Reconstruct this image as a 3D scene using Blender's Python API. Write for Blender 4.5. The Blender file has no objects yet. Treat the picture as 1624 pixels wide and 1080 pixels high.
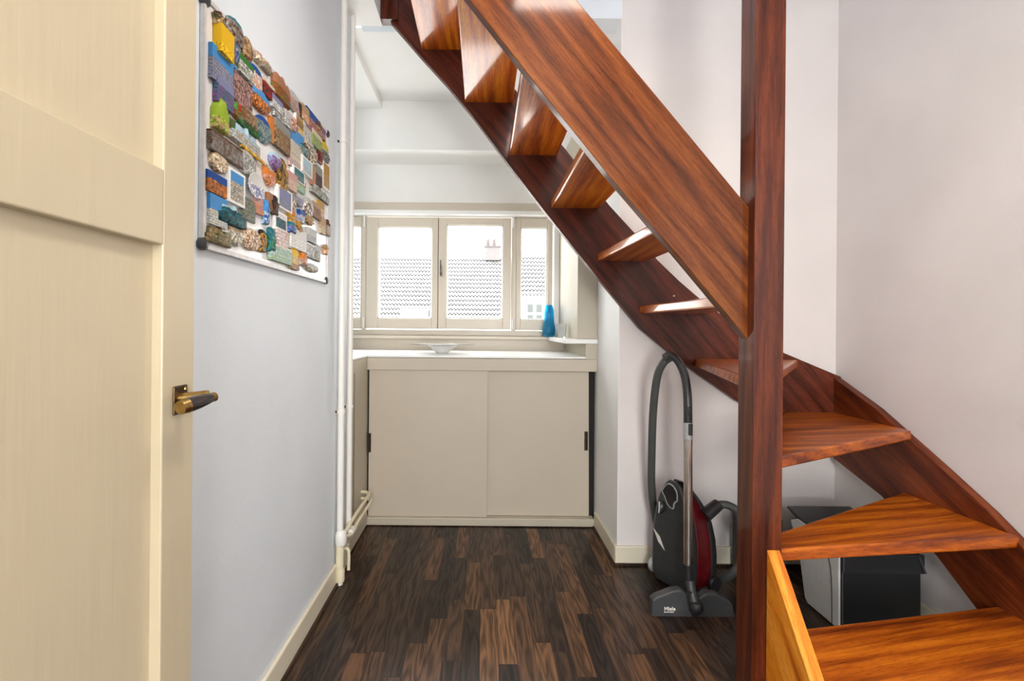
import bpy, bmesh, math, random
from mathutils import Vector, Matrix

# ---------------------------------------------------------------- camera / world / light
C = bpy.context.scene
EYE = 1.1; FPX = 780.0; ROLL = math.radians(0.5); CX, CY = 765.0, 520.0
cam_d = bpy.data.cameras.new('camera'); cam = bpy.data.objects.new('camera', cam_d); C.collection.objects.link(cam)
cam_d.sensor_width = 36; cam_d.lens = FPX / 1624 * 36
cam_d.clip_start = 0.02; cam_d.clip_end = 300
cr, sr = math.cos(ROLL), math.sin(ROLL)
cam_d.shift_x = (812 - CX) / 1624; cam_d.shift_y = -(540 - CY) / 1624
cam.location = (0, 0, EYE)
cam.rotation_euler = (Matrix.Rotation(-ROLL, 3, 'Y') @ Matrix.Rotation(math.pi/2, 3, 'X')).to_euler()
C.camera = cam

w = bpy.data.worlds.new('overcast_sky'); C.world = w; w.use_nodes = True
w.node_tree.nodes['Background'].inputs[0].default_value = (1.0, 0.985, 0.97, 1)
w.node_tree.nodes['Background'].inputs[1].default_value = 4.1

def area(name, loc, rot, sx, sy, power, col=(1, 1, 1), portal=False, spread=None):
    d = bpy.data.lights.new(name, 'AREA'); d.shape = 'RECTANGLE'; d.size = sx; d.size_y = sy
    d.energy = power; d.color = col
    if portal: d.cycles.is_portal = True
    if spread: d.spread = spread
    o = bpy.data.objects.new(name, d); C.collection.objects.link(o); o.location = loc
    o.rotation_euler = [math.radians(a) for a in rot]
    return o
area('dormer_window_portal', (-0.2, 3.62, 1.5), (-90, 0, 0), 1.75, 0.95, 1, portal=True)
area('skylight_over_stairs', (0.5, 1.75, 4.35), (0, 0, 0), 2.0, 1.0, 6, (0.90, 0.94, 1.0))
area('fill_light_behind', (0.35, -2.3, 1.45), (90, 0, 0), 0.9, 1.5, 52, (1.0, 0.985, 0.97))  # unseen fill light added behind the camera, no window built there
area('hall_ceiling_lamp', (0.3, 0.9, 2.46), (0, 0, 0), 0.35, 0.35, 7, (1.0, 0.93, 0.84))

C.view_settings.view_transform = 'Standard'; C.view_settings.look = 'None'
C.view_settings.gamma = 1; C.view_settings.use_curve_mapping = False
C.view_settings.exposure = 1.0
try:
    C.cycles.use_denoising = True
    C.cycles.max_bounces = 10; C.cycles.diffuse_bounces = 6; C.cycles.transparent_max_bounces = 12
    C.cycles.sample_clamp_indirect = 6
except Exception: pass

# ---------------------------------------------------------------- measuring helpers (photo pixel -> place at a known plane)
def ray(px, py):
    dx, dy = px - CX, py - CY
    return (dx*cr - dy*sr) / FPX, (dx*sr + dy*cr) / FPX
def atY(px, py, Y):
    a, b = ray(px, py); return Vector((a*Y, Y, EYE - b*Y))
def atX(px, py, X):
    a, b = ray(px, py); Y = X / a; return Vector((X, Y, EYE - b*Y))
def atZ(px, py, Z):
    a, b = ray(px, py); Y = (EYE - Z) / b; return Vector((a*Y, Y, Z))

# ---------------------------------------------------------------- nodes
def new_mat(name):
    m = bpy.data.materials.new(name); m.use_nodes = True
    return m, m.node_tree.nodes, m.node_tree.links, m.node_tree.nodes['Principled BSDF']
def nd(ns, t, **kw):
    n = ns.new(t)
    for k, v in kw.items():
        if k.startswith('i_'): n.inputs[int(k[2:])].default_value = v
        else: setattr(n, k, v)
    return n
def math_n(ns, ls, op, a, b=None, c=None):
    n = ns.new('ShaderNodeMath'); n.operation = op
    for i, v in enumerate((a, b, c)):
        if v is None: continue
        if isinstance(v, (int, float)): n.inputs[i].default_value = v
        else: ls.new(v, n.inputs[i])
    return n.outputs[0]
def ramp(ns, ls, fac, stops, interp='LINEAR'):
    r = ns.new('ShaderNodeValToRGB'); r.color_ramp.interpolation = interp
    e = r.color_ramp.elements
    while len(e) < len(stops): e.new(0.5)
    for i, (p, c) in enumerate(stops):
        e[i].position = p; e[i].color = (*c, 1) if len(c) == 3 else c
    if fac is not None: ls.new(fac, r.inputs[0])
    return r.outputs[0]
def mix(ns, ls, fac, a, b, mode='MIX'):
    n = ns.new('ShaderNodeMix'); n.data_type = 'RGBA'; n.blend_type = mode
    for s, v in ((0, fac), (6, a), (7, b)):
        if isinstance(v, (int, float)): n.inputs[s].default_value = v
        elif isinstance(v, tuple): n.inputs[s].default_value = (*v, 1) if len(v) == 3 else v
        else: ls.new(v, n.inputs[s])
    return n.outputs[2]
def bump(ns, ls, bsdf, h, strength=0.2, dist=0.002):
    b = ns.new('ShaderNodeBump'); b.inputs['Strength'].default_value = strength; b.inputs['Distance'].default_value = dist
    ls.new(h, b.inputs['Height']); ls.new(b.outputs[0], bsdf.inputs['Normal'])

def sRGB(r, g, b):
    f = lambda c: (c/12.92 if c <= 0.04045 else ((c+0.055)/1.055)**2.4)
    return (f(r/255), f(g/255), f(b/255))

def paint(name, col, rough=0.5, var=0.04, bstr=0.15, scale=3.0, brush=None, coat=0.0):
    m, ns, ls, b = new_mat(name)
    tc = nd(ns, 'ShaderNodeTexCoord'); n = nd(ns, 'ShaderNodeTexNoise'); n.inputs['Scale'].default_value = scale; n.inputs['Detail'].default_value = 5
    ls.new(tc.outputs['Object'], n.inputs['Vector'])
    dark = tuple(c*(1-var*2.2) for c in col); lite = tuple(min(1, c*(1+var)) for c in col)
    ls.new(ramp(ns, ls, n.outputs[0], [(0.3, dark), (0.7, lite)]), b.inputs['Base Color'])
    b.inputs['Roughness'].default_value = rough
    if coat: b.inputs['Coat Weight'].default_value = coat; b.inputs['Coat Roughness'].default_value = 0.2
    n2 = nd(ns, 'ShaderNodeTexNoise'); n2.inputs['Detail'].default_value = 4; n2.inputs['Scale'].default_value = 60
    mp = nd(ns, 'ShaderNodeMapping'); mp.inputs['Scale'].default_value = brush or (1, 1, 1)
    ls.new(tc.outputs['Object'], mp.inputs[0]); ls.new(mp.outputs[0], n2.inputs['Vector'])
    bump(ns, ls, b, n2.outputs[0], bstr, 0.002)
    return m
def plain(name, col, rough=0.5, metal=0.0, coat=0.0, var=0.1, scale=40):
    m, ns, ls, b = new_mat(name)
    tc = nd(ns, 'ShaderNodeTexCoord'); n = nd(ns, 'ShaderNodeTexNoise'); n.inputs['Scale'].default_value = scale
    ls.new(tc.outputs['Object'], n.inputs['Vector'])
    ls.new(ramp(ns, ls, n.outputs[0], [(0.3, tuple(c*(1-var) for c in col)), (0.7, tuple(min(1, c*(1+var)) for c in col))]), b.inputs['Base Color'])
    b.inputs['Roughness'].default_value = rough; b.inputs['Metallic'].default_value = metal
    b.inputs['Coat Weight'].default_value = coat; b.inputs['Coat Roughness'].default_value = 0.05
    return m

def wood(name, d, dark, mid, lite, rough=0.4, coat=0.22, fine=1.0, streak=9.0, spec=0.3):
    m, ns, ls, b = new_mat(name)
    d = Vector(d).normalized(); e = d.rotation_difference(Vector((1, 0, 0))).to_euler()
    tc = nd(ns, 'ShaderNodeTexCoord'); oi = nd(ns, 'ShaderNodeObjectInfo')
    ro = nd(ns, 'ShaderNodeMapping'); ro.inputs['Rotation'].default_value = e; ls.new(tc.outputs['Object'], ro.inputs[0])
    off = math_n(ns, ls, 'MULTIPLY', oi.outputs['Random'], 37.0)
    va = ns.new('ShaderNodeVectorMath'); va.operation = 'ADD'; ls.new(ro.outputs[0], va.inputs[0]); ls.new(off, va.inputs[1])
    def scaled(s):
        k = nd(ns, 'ShaderNodeMapping'); k.inputs['Scale'].default_value = s; ls.new(va.outputs[0], k.inputs[0]); return k.outputs[0]
    n1 = nd(ns, 'ShaderNodeTexNoise'); n1.inputs['Scale'].default_value = 1; n1.inputs['Detail'].default_value = 3; n1.inputs['Distortion'].default_value = 0.8
    ls.new(scaled((1.2, streak, streak)), n1.inputs['Vector'])
    n2 = nd(ns, 'ShaderNodeTexNoise'); n2.inputs['Scale'].default_value = 1; n2.inputs['Detail'].default_value = 6
    ls.new(scaled((7*fine, 130*fine, 130*fine)), n2.inputs['Vector'])
    n3 = nd(ns, 'ShaderNodeTexNoise'); n3.inputs['Scale'].default_value = 1; n3.inputs['Detail'].default_value = 4
    ls.new(scaled((35, 420, 420)), n3.inputs['Vector'])
    wv = nd(ns, 'ShaderNodeTexWave'); wv.wave_type = 'BANDS'; wv.bands_direction = 'DIAGONAL'
    wv.inputs['Scale'].default_value = 1.0; wv.inputs['Distortion'].default_value = 7; wv.inputs['Detail'].default_value = 3; wv.inputs['Detail Scale'].default_value = 1.2
    ls.new(scaled((0.8, 11, 11)), wv.inputs['Vector'])
    f = math_n(ns, ls, 'ADD', math_n(ns, ls, 'MULTIPLY', n1.outputs[0], 0.5), math_n(ns, ls, 'MULTIPLY', n2.outputs[0], 0.4))
    f = math_n(ns, ls, 'ADD', f, math_n(ns, ls, 'MULTIPLY', wv.outputs['Fac'], 0.14))
    col = ramp(ns, ls, f, [(0.33, dark), (0.52, mid), (0.72, lite)])
    pores = ramp(ns, ls, n3.outputs[0], [(0.36, (0.35, 0.3, 0.28)), (0.47, (1, 1, 1))])
    ls.new(mix(ns, ls, 0.5, col, pores, 'MULTIPLY'), b.inputs['Base Color'])
    b.inputs['Roughness'].default_value = rough; b.inputs['Specular IOR Level'].default_value = spec
    b.inputs['Coat Weight'].default_value = coat; b.inputs['Coat Roughness'].default_value = 0.10
    bump(ns, ls, b, n2.outputs[0], 0.12, 0.001)
    return m

def floor_mat():
    m, ns, ls, b = new_mat('dark_strip_parquet')
    tc = nd(ns, 'ShaderNodeTexCoord'); sp = nd(ns, 'ShaderNodeSeparateXYZ'); ls.new(tc.outputs['Object'], sp.inputs[0])
    W = 0.062
    cx = math_n(ns, ls, 'DIVIDE', sp.outputs[0], W); col = math_n(ns, ls, 'FLOOR', cx)
    wn = nd(ns, 'ShaderNodeTexWhiteNoise', noise_dimensions='1D'); ls.new(col, wn.inputs['W'])
    L = math_n(ns, ls, 'ADD', 0.34, math_n(ns, ls, 'MULTIPLY', wn.outputs['Value'], 0.30))
    ry = math_n(ns, ls, 'DIVIDE', math_n(ns, ls, 'ADD', sp.outputs[1], math_n(ns, ls, 'MULTIPLY', wn.outputs['Value'], 7.3)), L)
    row = math_n(ns, ls, 'FLOOR', ry)
    cb = nd(ns, 'ShaderNodeCombineXYZ'); ls.new(col, cb.inputs[0]); ls.new(row, cb.inputs[1])
    w2 = nd(ns, 'ShaderNodeTexWhiteNoise', noise_dimensions='3D'); ls.new(cb.outputs[0], w2.inputs['Vector'])
    base = ramp(ns, ls, w2.outputs['Value'], [(0.0, sRGB(30, 23, 19)), (0.3, sRGB(42, 31, 24)), (0.6, sRGB(56, 41, 31)), (0.85, sRGB(70, 50, 36)), (0.97, sRGB(90, 63, 42)), (1.0, sRGB(108, 78, 52))])
    # grain : cathedral distortion, seeded per strip
    sc = ns.new('ShaderNodeVectorMath'); sc.operation = 'SCALE'; ls.new(w2.outputs['Color'], sc.inputs[0]); sc.inputs['Scale'].default_value = 9
    ad = ns.new('ShaderNodeVectorMath'); ad.operation = 'ADD'; ls.new(tc.outputs['Object'], ad.inputs[0]); ls.new(sc.outputs[0], ad.inputs[1])
    mp = nd(ns, 'ShaderNodeMapping'); mp.inputs['Scale'].default_value = (16, 1.7, 1); ls.new(ad.outputs[0], mp.inputs[0])
    nz = nd(ns, 'ShaderNodeTexNoise'); nz.inputs['Scale'].default_value = 1.1; nz.inputs['Detail'].default_value = 2; ls.new(mp.outputs[0], nz.inputs['Vector'])
    rings = math_n(ns, ls, 'PINGPONG', math_n(ns, ls, 'MULTIPLY', nz.outputs[0], 16), 1.0)
    mp2 = nd(ns, 'ShaderNodeMapping'); mp2.inputs['Scale'].default_value = (260, 9, 1); ls.new(ad.outputs[0], mp2.inputs[0])
    nf = nd(ns, 'ShaderNodeTexNoise'); nf.inputs['Scale'].default_value = 1; nf.inputs['Detail'].default_value = 4; ls.new(mp2.outputs[0], nf.inputs['Vector'])
    g = math_n(ns, ls, 'ADD', math_n(ns, ls, 'MULTIPLY', rings, 0.5), math_n(ns, ls, 'MULTIPLY', nf.outputs[0], 0.8))
    gc = ramp(ns, ls, g, [(0.25, (0.25, 0.24, 0.25)), (0.55, (0.85, 0.85, 0.85)), (0.92, (1.8, 1.72, 1.65))])
    c = mix(ns, ls, 1.0, base, gc, 'MULTIPLY')
    fx = math_n(ns, ls, 'FRACT', cx); gx = math_n(ns, ls, 'LESS_THAN', fx, 0.025)
    fy = math_n(ns, ls, 'FRACT', ry); gy = math_n(ns, ls, 'LESS_THAN', fy, 0.005)
    gap = math_n(ns, ls, 'MAXIMUM', gx, gy)
    c = mix(ns, ls, math_n(ns, ls, 'MULTIPLY', gap, 0.75), c, (0.008, 0.006, 0.005))
    ls.new(c, b.inputs['Base Color'])
    ls.new(ramp(ns, ls, g, [(0.2, (0.5,)*3), (1.0, (0.3,)*3)]), b.inputs['Roughness'])
    b.inputs['Specular IOR Level'].default_value = 0.12; b.inputs['Coat Weight'].default_value = 0.30; b.inputs['Coat Roughness'].default_value = 0.24
    bump(ns, ls, b, g, 0.25, 0.0015)
    return m

M = {}
M['wall'] = paint('wall_plaster', sRGB(222, 229, 235), 0.6, 0.03, 0.3, 2.2)
M['wall_warm'] = paint('stair_wall_plaster', sRGB(224, 218, 215), 0.6, 0.04, 0.35, 1.8)
M['wall_lit'] = paint('dormer_side_lit_plaster', sRGB(244, 244, 243), 0.55, 0.01, 0.2, 2)  # plaster lightened so its colour carries the window light on this wall
M['white'] = paint('white_gloss_paint', sRGB(240, 239, 236), 0.35, 0.015, 0.08, 3)
M['cream'] = paint('cream_window_paint', sRGB(206, 195, 178), 0.35, 0.015, 0.08, 3)
M['skirt'] = paint('cream_skirting_paint', sRGB(222, 214, 192), 0.4, 0.03, 0.15, 5)
M['door'] = paint('cream_door_paint', sRGB(198, 185, 157), 0.38, 0.03, 0.35, 2.5, brush=(1, 1, 0.06))
M['greige'] = paint('greige_cupboard_paint', sRGB(194, 183, 165), 0.5, 0.015, 0.06, 3)
M['greige2'] = paint('pale_cupboard_frame_paint', sRGB(188, 179, 160), 0.45, 0.015, 0.06, 3)
M['pipe'] = paint('white_pipe_paint', sRGB(232, 230, 224), 0.3, 0.02, 0.1, 8)
M['pipecream'] = paint('cream_pipe_paint', sRGB(226, 216, 186), 0.35, 0.04, 0.2, 20)
M['floor'] = floor_mat()
M['black'] = plain('black_plastic', (0.02, 0.021, 0.023), 0.35, coat=0.2)
M['dkgrey'] = plain('dark_grey_plastic', (0.040, 0.042, 0.044), 0.42, coat=0.15, var=0.15)
M['nozzle'] = plain('charcoal_plastic', (0.05, 0.052, 0.055), 0.4, var=0.1)
M['red'] = plain('dark_red_plastic', (0.13, 0.004, 0.007), 0.28, coat=0.4, var=0.2)
M['chrome'] = plain('brushed_chrome', (0.62, 0.58, 0.54), 0.22, 1.0, var=0.08)
M['silver'] = plain('silver_plastic', (0.45, 0.46, 0.47), 0.35, 0.3)
M['hose'] = plain('hose_grey_rubber', (0.06, 0.065, 0.062), 0.5, var=0.1)
M['sticker'] = plain('white_sticker', (0.75, 0.72, 0.66), 0.5)
M['brass'] = plain('aged_brass', (0.42, 0.28, 0.10), 0.3, 1.0, var=0.35, scale=60)
M['bronze'] = plain('dark_bronze', (0.10, 0.06, 0.03), 0.4, 1.0, var=0.4, scale=80)
M['horn'] = plain('black_horn_grip', (0.025, 0.023, 0.022), 0.25, coat=0.6)
M['alu'] = plain('board_frame_enamel', (0.62, 0.61, 0.60), 0.4, 0.15)
M['board'] = plain('whiteboard_enamel', (0.80, 0.79, 0.78), 0.25, coat=0.3, var=0.02, scale=5)
M['dark'] = plain('dark_void', (0.012, 0.011, 0.010), 0.8)
M['boxgrey'] = plain('pale_grey_plastic', (0.58, 0.57, 0.54), 0.5, var=0.04)
M['casepl'] = plain('black_case_plastic', (0.012, 0.013, 0.014), 0.4)
M['tile'] = plain('weathered_roof_tile', (0.29, 0.287, 0.284), 0.85, var=0.08, scale=2)
M['tilegap_shade'] = plain('roof_tile_gap_shade', (0.022, 0.022, 0.025), 0.9)  # tile gaps with the lips' shade put into the colour; downpipe borrows it
M['render'] = plain('white_render', (0.85, 0.84, 0.82), 0.8, var=0.03, scale=1)
M['ochre'] = plain('ochre_tile', (0.30, 0.21, 0.13), 0.7, scale=3)
M['greypane'] = plain('grey_green_window_glass', (0.05, 0.06, 0.055), 0.4)
M['chim'] = plain('chimney_render', (0.13, 0.12, 0.118), 0.8, var=0.05, scale=3)
M['brick'] = plain('pale_pink_brick', (0.10, 0.078, 0.074), 0.8, var=0.1, scale=6)

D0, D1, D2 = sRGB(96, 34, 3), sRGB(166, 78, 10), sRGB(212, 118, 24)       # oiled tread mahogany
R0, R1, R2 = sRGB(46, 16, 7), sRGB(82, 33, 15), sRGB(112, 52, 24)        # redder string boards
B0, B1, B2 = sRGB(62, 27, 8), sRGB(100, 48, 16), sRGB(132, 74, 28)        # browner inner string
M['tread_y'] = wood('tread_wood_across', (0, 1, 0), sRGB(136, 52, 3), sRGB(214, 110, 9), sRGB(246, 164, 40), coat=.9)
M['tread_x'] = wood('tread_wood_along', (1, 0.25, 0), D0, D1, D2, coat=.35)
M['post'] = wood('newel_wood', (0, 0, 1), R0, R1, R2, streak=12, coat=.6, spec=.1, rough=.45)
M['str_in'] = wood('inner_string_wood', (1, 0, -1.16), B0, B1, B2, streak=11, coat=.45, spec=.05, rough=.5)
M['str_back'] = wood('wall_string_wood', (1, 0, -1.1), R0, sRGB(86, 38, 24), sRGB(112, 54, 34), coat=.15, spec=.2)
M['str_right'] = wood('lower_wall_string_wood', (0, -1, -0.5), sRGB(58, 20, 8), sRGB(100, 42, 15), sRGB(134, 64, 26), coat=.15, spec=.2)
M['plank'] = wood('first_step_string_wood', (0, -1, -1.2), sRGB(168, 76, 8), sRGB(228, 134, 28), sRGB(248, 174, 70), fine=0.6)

def glass_mat():
    m = bpy.data.materials.new('window_glass'); m.use_nodes = True
    ns, ls = m.node_tree.nodes, m.node_tree.links; ns.clear()
    o = ns.new('ShaderNodeOutputMaterial'); t = ns.new('ShaderNodeBsdfTransparent'); g = ns.new('ShaderNodeBsdfGlossy')
    g.inputs['Roughness'].default_value = 0.02; f = ns.new('ShaderNodeFresnel'); f.inputs[0].default_value = 1.04
    x = ns.new('ShaderNodeMixShader'); ls.new(f.outputs[0], x.inputs[0]); ls.new(t.outputs[0], x.inputs[1]); ls.new(g.outputs[0], x.inputs[2]); ls.new(x.outputs[0], o.inputs[0])
    t.inputs[0].default_value = (0.97, 0.98, 0.98, 1)
    return m
M['glass'] = glass_mat()
def solid_glass(name, col, rough=0.03):
    m, ns, ls, b = new_mat(name)
    b.inputs['Base Color'].default_value = (*col, 1); b.inputs['Transmission Weight'].default_value = 0.92
    b.inputs['Roughness'].default_value = rough; b.inputs['IOR'].default_value = 1.4
    n = nd(ns, 'ShaderNodeTexNoise'); n.inputs['Scale'].default_value = 25; bump(ns, ls, b, n.outputs[0], 0.3, 0.004)
    return m
M['blueglass'] = solid_glass('blue_glass', (0.02, 0.55, 0.86))
M['clearglass'] = solid_glass('clear_glass', (0.93, 0.95, 0.95))

# ---------------------------------------------------------------- mesh helpers
WL = {}
def link(o, parent=None, wl=Vector((0, 0, 0))):
    C.collection.objects.link(o)
    wl = Vector(wl); WL[o.name] = wl
    if parent is not None:
        o.parent = parent; o.location = wl - WL[parent.name]
    else: o.location = wl
    return o
def tag(o, label=None, cat=None, group=None, kind=None):
    if label: o['label'] = label
    if cat: o['category'] = cat
    if group: o['group'] = group
    if kind: o['kind'] = kind
    return o
def empty(name, loc, label=None, cat=None, group=None, kind=None):
    o = bpy.data.objects.new(name, None); o.empty_display_size = 0.05
    link(o, None, loc); return tag(o, label, cat, group, kind)
class MB:
    def __init__(s): s.bm = bmesh.new()
    def box(s, x0, x1, y0, y1, z0, z1):
        vs = [s.bm.verts.new((x, y, z)) for z in (z0, z1) for y in (y0, y1) for x in (x0, x1)]
        for f in ((0, 2, 3, 1), (4, 5, 7, 6), (0, 1, 5, 4), (2, 6, 7, 3), (0, 4, 6, 2), (1, 3, 7, 5)):
            s.bm.faces.new([vs[i] for i in f])
        return s
    def prism(s, poly, vec):
        """poly: list of 3D points in a plane, extruded by vec"""
        vec = Vector(vec); a = [s.bm.verts.new(Vector(p)) for p in poly]; b = [s.bm.verts.new(Vector(p) + vec) for p in poly]
        s.bm.faces.new(a[::-1]); s.bm.faces.new(b); n = len(poly)
        for i in range(n): s.bm.faces.new((a[i], a[(i+1) % n], b[(i+1) % n], b[i]))
        return s
    def rings(s, rings, cap=True, closed=True):
        R = [[s.bm.verts.new(Vector(p)) for p in r] for r in rings]
        for a, b in zip(R, R[1:]):
            n = len(a)
            for i in range(n if closed else n-1):
                s.bm.faces.new((a[i], a[(i+1) % n], b[(i+1) % n], b[i]))
        if cap:
            s.bm.faces.new(R[0][::-1]); s.bm.faces.new(R[-1])
        return s
    def lathe(s, prof, c, axis=(0, 0, 1), n=32, cap=True):
        q = Vector((0, 0, 1)).rotation_difference(Vector(axis).normalized()); c = Vector(c)
        return s.rings([[c + q @ Vector((r*math.cos(2*math.pi*i/n), r*math.sin(2*math.pi*i/n), h)) for i in range(n)] for r, h in prof], cap)
    def tube(s, pts, rad, n=16, smooth=0):
        P = [Vector(p) for p in pts]
        if smooth:
            Q = []
            for i in range(len(P)-1):
                p0 = P[max(i-1, 0)]; p1 = P[i]; p2 = P[i+1]; p3 = P[min(i+2, len(P)-1)]
                for k in range(smooth):
                    t = k/smooth
                    Q.append(0.5*((2*p1)+(p2-p0)*t+(2*p0-5*p1+4*p2-p3)*t*t+(3*p1-p0-3*p2+p3)*t**3))
            Q.append(P[-1]); P = Q
        L = len(P); rr = rad if callable(rad) else (lambda t: rad)
        up = None; rings = []
        for i, p in enumerate(P):
            d = (P[min(i+1, L-1)] - P[max(i-1, 0)]).normalized()
            if up is None: up = d.orthogonal().normalized()
            up = (up - d*up.dot(d)).normalized(); sd = d.cross(up); r = rr(i/(L-1))
            rings.append([p + (up*math.cos(a) + sd*math.sin(a))*r for a in (2*math.pi*k/n for k in range(n))])
        return s.rings(rings)
    def build(s, name, mat, parent=None, origin=None, bevel=0, smooth=False, label=None, seg=2):
        origin = Vector(origin) if origin is not None else (WL[parent.name] if parent is not None else Vector((0, 0, 0)))
        bmesh.ops.recalc_face_normals(s.bm, faces=s.bm.faces)
        for v in s.bm.verts: v.co -= origin
        me = bpy.data.meshes.new(name); s.bm.to_mesh(me); s.bm.free()
        for m in (mat if isinstance(mat, list) else [mat]): me.materials.append(m)
        if smooth:
            for p in me.polygons: p.use_smooth = True
            me.set_sharp_from_angle(angle=math.radians(40))
        o = bpy.data.objects.new(name, me); link(o, parent, origin)
        if bevel:
            b = o.modifiers.new('edge', 'BEVEL'); b.width = bevel; b.segments = seg; b.limit_method = 'ANGLE'
        if label: o['label'] = label
        return o
def struct(o): o['kind'] = 'structure'; return o
def V(*a): return Vector(a)

# ---------------------------------------------------------------- room
XL, XP, XR = -0.625, 0.640, 1.657
YS, YC, YW = 2.305, 2.73, 3.48      # stair wall, cupboard front, window wall
ZD, ZH = 2.575, 2.51                # dormer ceiling, hall ceiling
struct(MB().box(-1.4, XR+.1, -2.6, 3.7, -0.1, 0).build('floor', M['floor']))
struct(MB().box(XL-.12, XL, -2.5, YS, 0, ZH).build('wall_left', M['wall']))
struct(MB().box(XP+.002, XR+.12, YS, YS+.12, 0, 4.5).build('wall_stair', M['wall_warm']))
struct(MB().box(XR, XR+.12, -2.5, YS, 0, 4.5).build('wall_right', M['wall_warm']))
struct(MB().box(XP, XP+.12, YS+.001, YW+.1, 0, ZD+.1).build('wall_dormer_right', M['wall_lit']))
struct(MB().box(-0.60, XP+.0, YS, YS+.12, ZD-.02, 4.5).build('wall_over_dormer', M['wall']))
struct(MB().box(-0.60, -0.485, 1.2, YS-.001, ZH+.2, 4.5).build('wall_stairwell_left', M['wall']))
struct(MB().box(-0.60, XR+.12, 1.1, 1.2, ZH+.2, 4.5).build('wall_stairwell_front', M['wall']))
struct(MB().box(XL-.12, XR+.12, -2.62, -2.5, 0, ZH).build('wall_behind', M['wall']))
struct(MB().box(-0.60, XR+.12, 1.1, YS+.12, 4.5, 4.6).build('ceiling_upper', M['white']))
mb = MB(); mb.box(XL-.12, XR+.1, -2.6, 1.2, ZH, ZH+.2); mb.box(XL-.12, -0.48, 1.2, YS, ZH, ZH+.2)
struct(mb.build('ceiling_hall', M['white']))
mb = MB(); mb.box(-1.3, XP+.1, YS+.121, YW+.1, ZD, ZD+.15)
struct(mb.build('ceiling_dormer', M['white']))
# dormer: left end wall, lowered strip, lintel box and upper wall above the window
struct(MB().box(-1.30, -1.18, YS-.05, YW+.1, 0, ZD).build('wall_dormer_left', M['wall']))
struct(MB().box(-1.18, XL-.119, YS-.12, YS-.001, 0, ZH).build('wall_dormer_front', M['wall']))
struct(MB().box(-1.18, -0.665, YS, 3.2, ZD-.055, ZD).build('trim_1', M['white'], bevel=.004))
struct(MB().box(-1.18, XP, 3.2, YW+.1, 2.254, ZD).build('wall_lintel', M['white'], bevel=.003))
zt = atY(700, 345, YW).z; zb = atY(700, 525, YW).z
struct(MB().box(-1.18, XP, YW+.01, YW+.1, atY(700, 322, YW).z, 2.26).build('wall_above_window', M['white']))
# head board over the window
o = MB().box(-1.18, XP-.1, YW-.045, YW+.02, atY(700, 335, YW-.045).z, atY(700, 322, YW-.045).z).build('trim_2', M['cream'], bevel=.006); struct(o)
struct(MB().box(-1.18, XP-.1, YW-.075, YW+.02, atY(700, 341, YW-.075).z, atY(700, 334, YW-.075).z).build('trim_3', M['white'], bevel=.006))
struct(MB().box(-1.18, XP, YW+.01, YW+.1, 0.0, zb-.02).build('wall_under_window', M['cream']))
# sill
zs = 1.043
struct(MB().box(-1.18, .50, YW-.09, YW+.05, zs-.022, zs).build('trim_4', M['cream'], bevel=.005))
# boxed pillar at the right of the window, its ledge and foot block
struct(MB().box(.527, XP, YC, YW+.02, zs, 2.256).build('trim_5', M['greige2'], bevel=.004))
struct(MB().box(.488, .527, YW-.10, YW+.02, zs, 2.256).build('trim_6', M['white'], bevel=.004))
struct(MB().box(.455, XP-.001, YC-.018, YW+.0, zs-.026, zs).build('trim_7', M['white'], bevel=.004))
struct(MB().box(.575, XP, YC, YW, .93, zs-.024).build('trim_8', M['greige2'], bevel=.002))
# skirtings
def skirt(name, x0, x1, y0, y1, h=.088):
    a = MB().box(x0, x1, y0, y1, 0.0, h).build(name, M['skirt'], bevel=.006); struct(a)
skirt('baseboard_left', XL, XL+.014, -2.5, YS)
skirt('baseboard_stair', XP-.012, XR-.012, YS-.014, YS)
skirt('baseboard_dormer', XP-.013, XP, YS-.0, YC-.002)
skirt('baseboard_right', XR-.014, XR, -2.5, YS)
for nm, b in (('trim_9', (XL+.014, XL+.024, -2.4, 2.30)), ('trim_10', (XP-.020, XR-.02, YS-.022, YS-.014)), ('trim_11', (XP-.022, XP-.013, YS-.02, YC-.005))):
    struct(MB().box(*b, 0.0, .011).build(nm, M['floor']))

# ---------------------------------------------------------------- window
win = empty('window_1', (-0.2, YW, zb), kind='structure')
F0, F1 = YW-.005, YW+.055
def wx(px, y=430): return atY(px, y, YW).x
def wz(py, x=700): return atY(x, py, YW).z
mb = MB()
xl, xr = -1.18, wx(878)
mb.box(xl, xr, F0, F1, wz(345), wz(336)); mb.box(xl, xr, F0, F1, wz(533), wz(524.5))
for a, b in ((572, 579), (810, 817), (869, 878)): mb.box(wx(a), wx(b), F0, F1, wz(526), wz(344))
mb.box(xl, wx(493), F0, F1, wz(526), wz(344))
mb.build('frame', M['cream'], win, bevel=.003)
def sash(x0, x1, y0, y1, ix0, ix1, iy0, iy1, dy=0, latch=False):
    mb = MB(); a, b, c, d = wx(x0), wx(x1), wz(y1), wz(y0); e, f, g, h = wx(ix0), wx(ix1), wz(iy1), wz(iy0)
    Y0, Y1 = F0-.012+dy, F1-.01
    mb.box(a, e, Y0, Y1, c, d); mb.box(f, b, Y0, Y1, c, d); mb.box(e, f, Y0, Y1, c, g); mb.box(e, f, Y0, Y1, h, d)
    s = mb.build('sash', M['cream'], win, bevel=.003)
    # glazing bead inside the rebate
    t = .008; mb = MB(); Yb = Y0+.012
    mb.box(e, e+t, Yb, Y1, g, h); mb.box(f-t, f, Yb, Y1, g, h); mb.box(e, f, Yb, Y1, g, g+t); mb.box(e, f, Yb, Y1, h-t, h)
    mb.build('glazing_bead', M['white'], s, bevel=.002)
    MB().box(e, f, F0+.028, F0+.032, g, h).build('pane', M['glass'], s)
    return s
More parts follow.
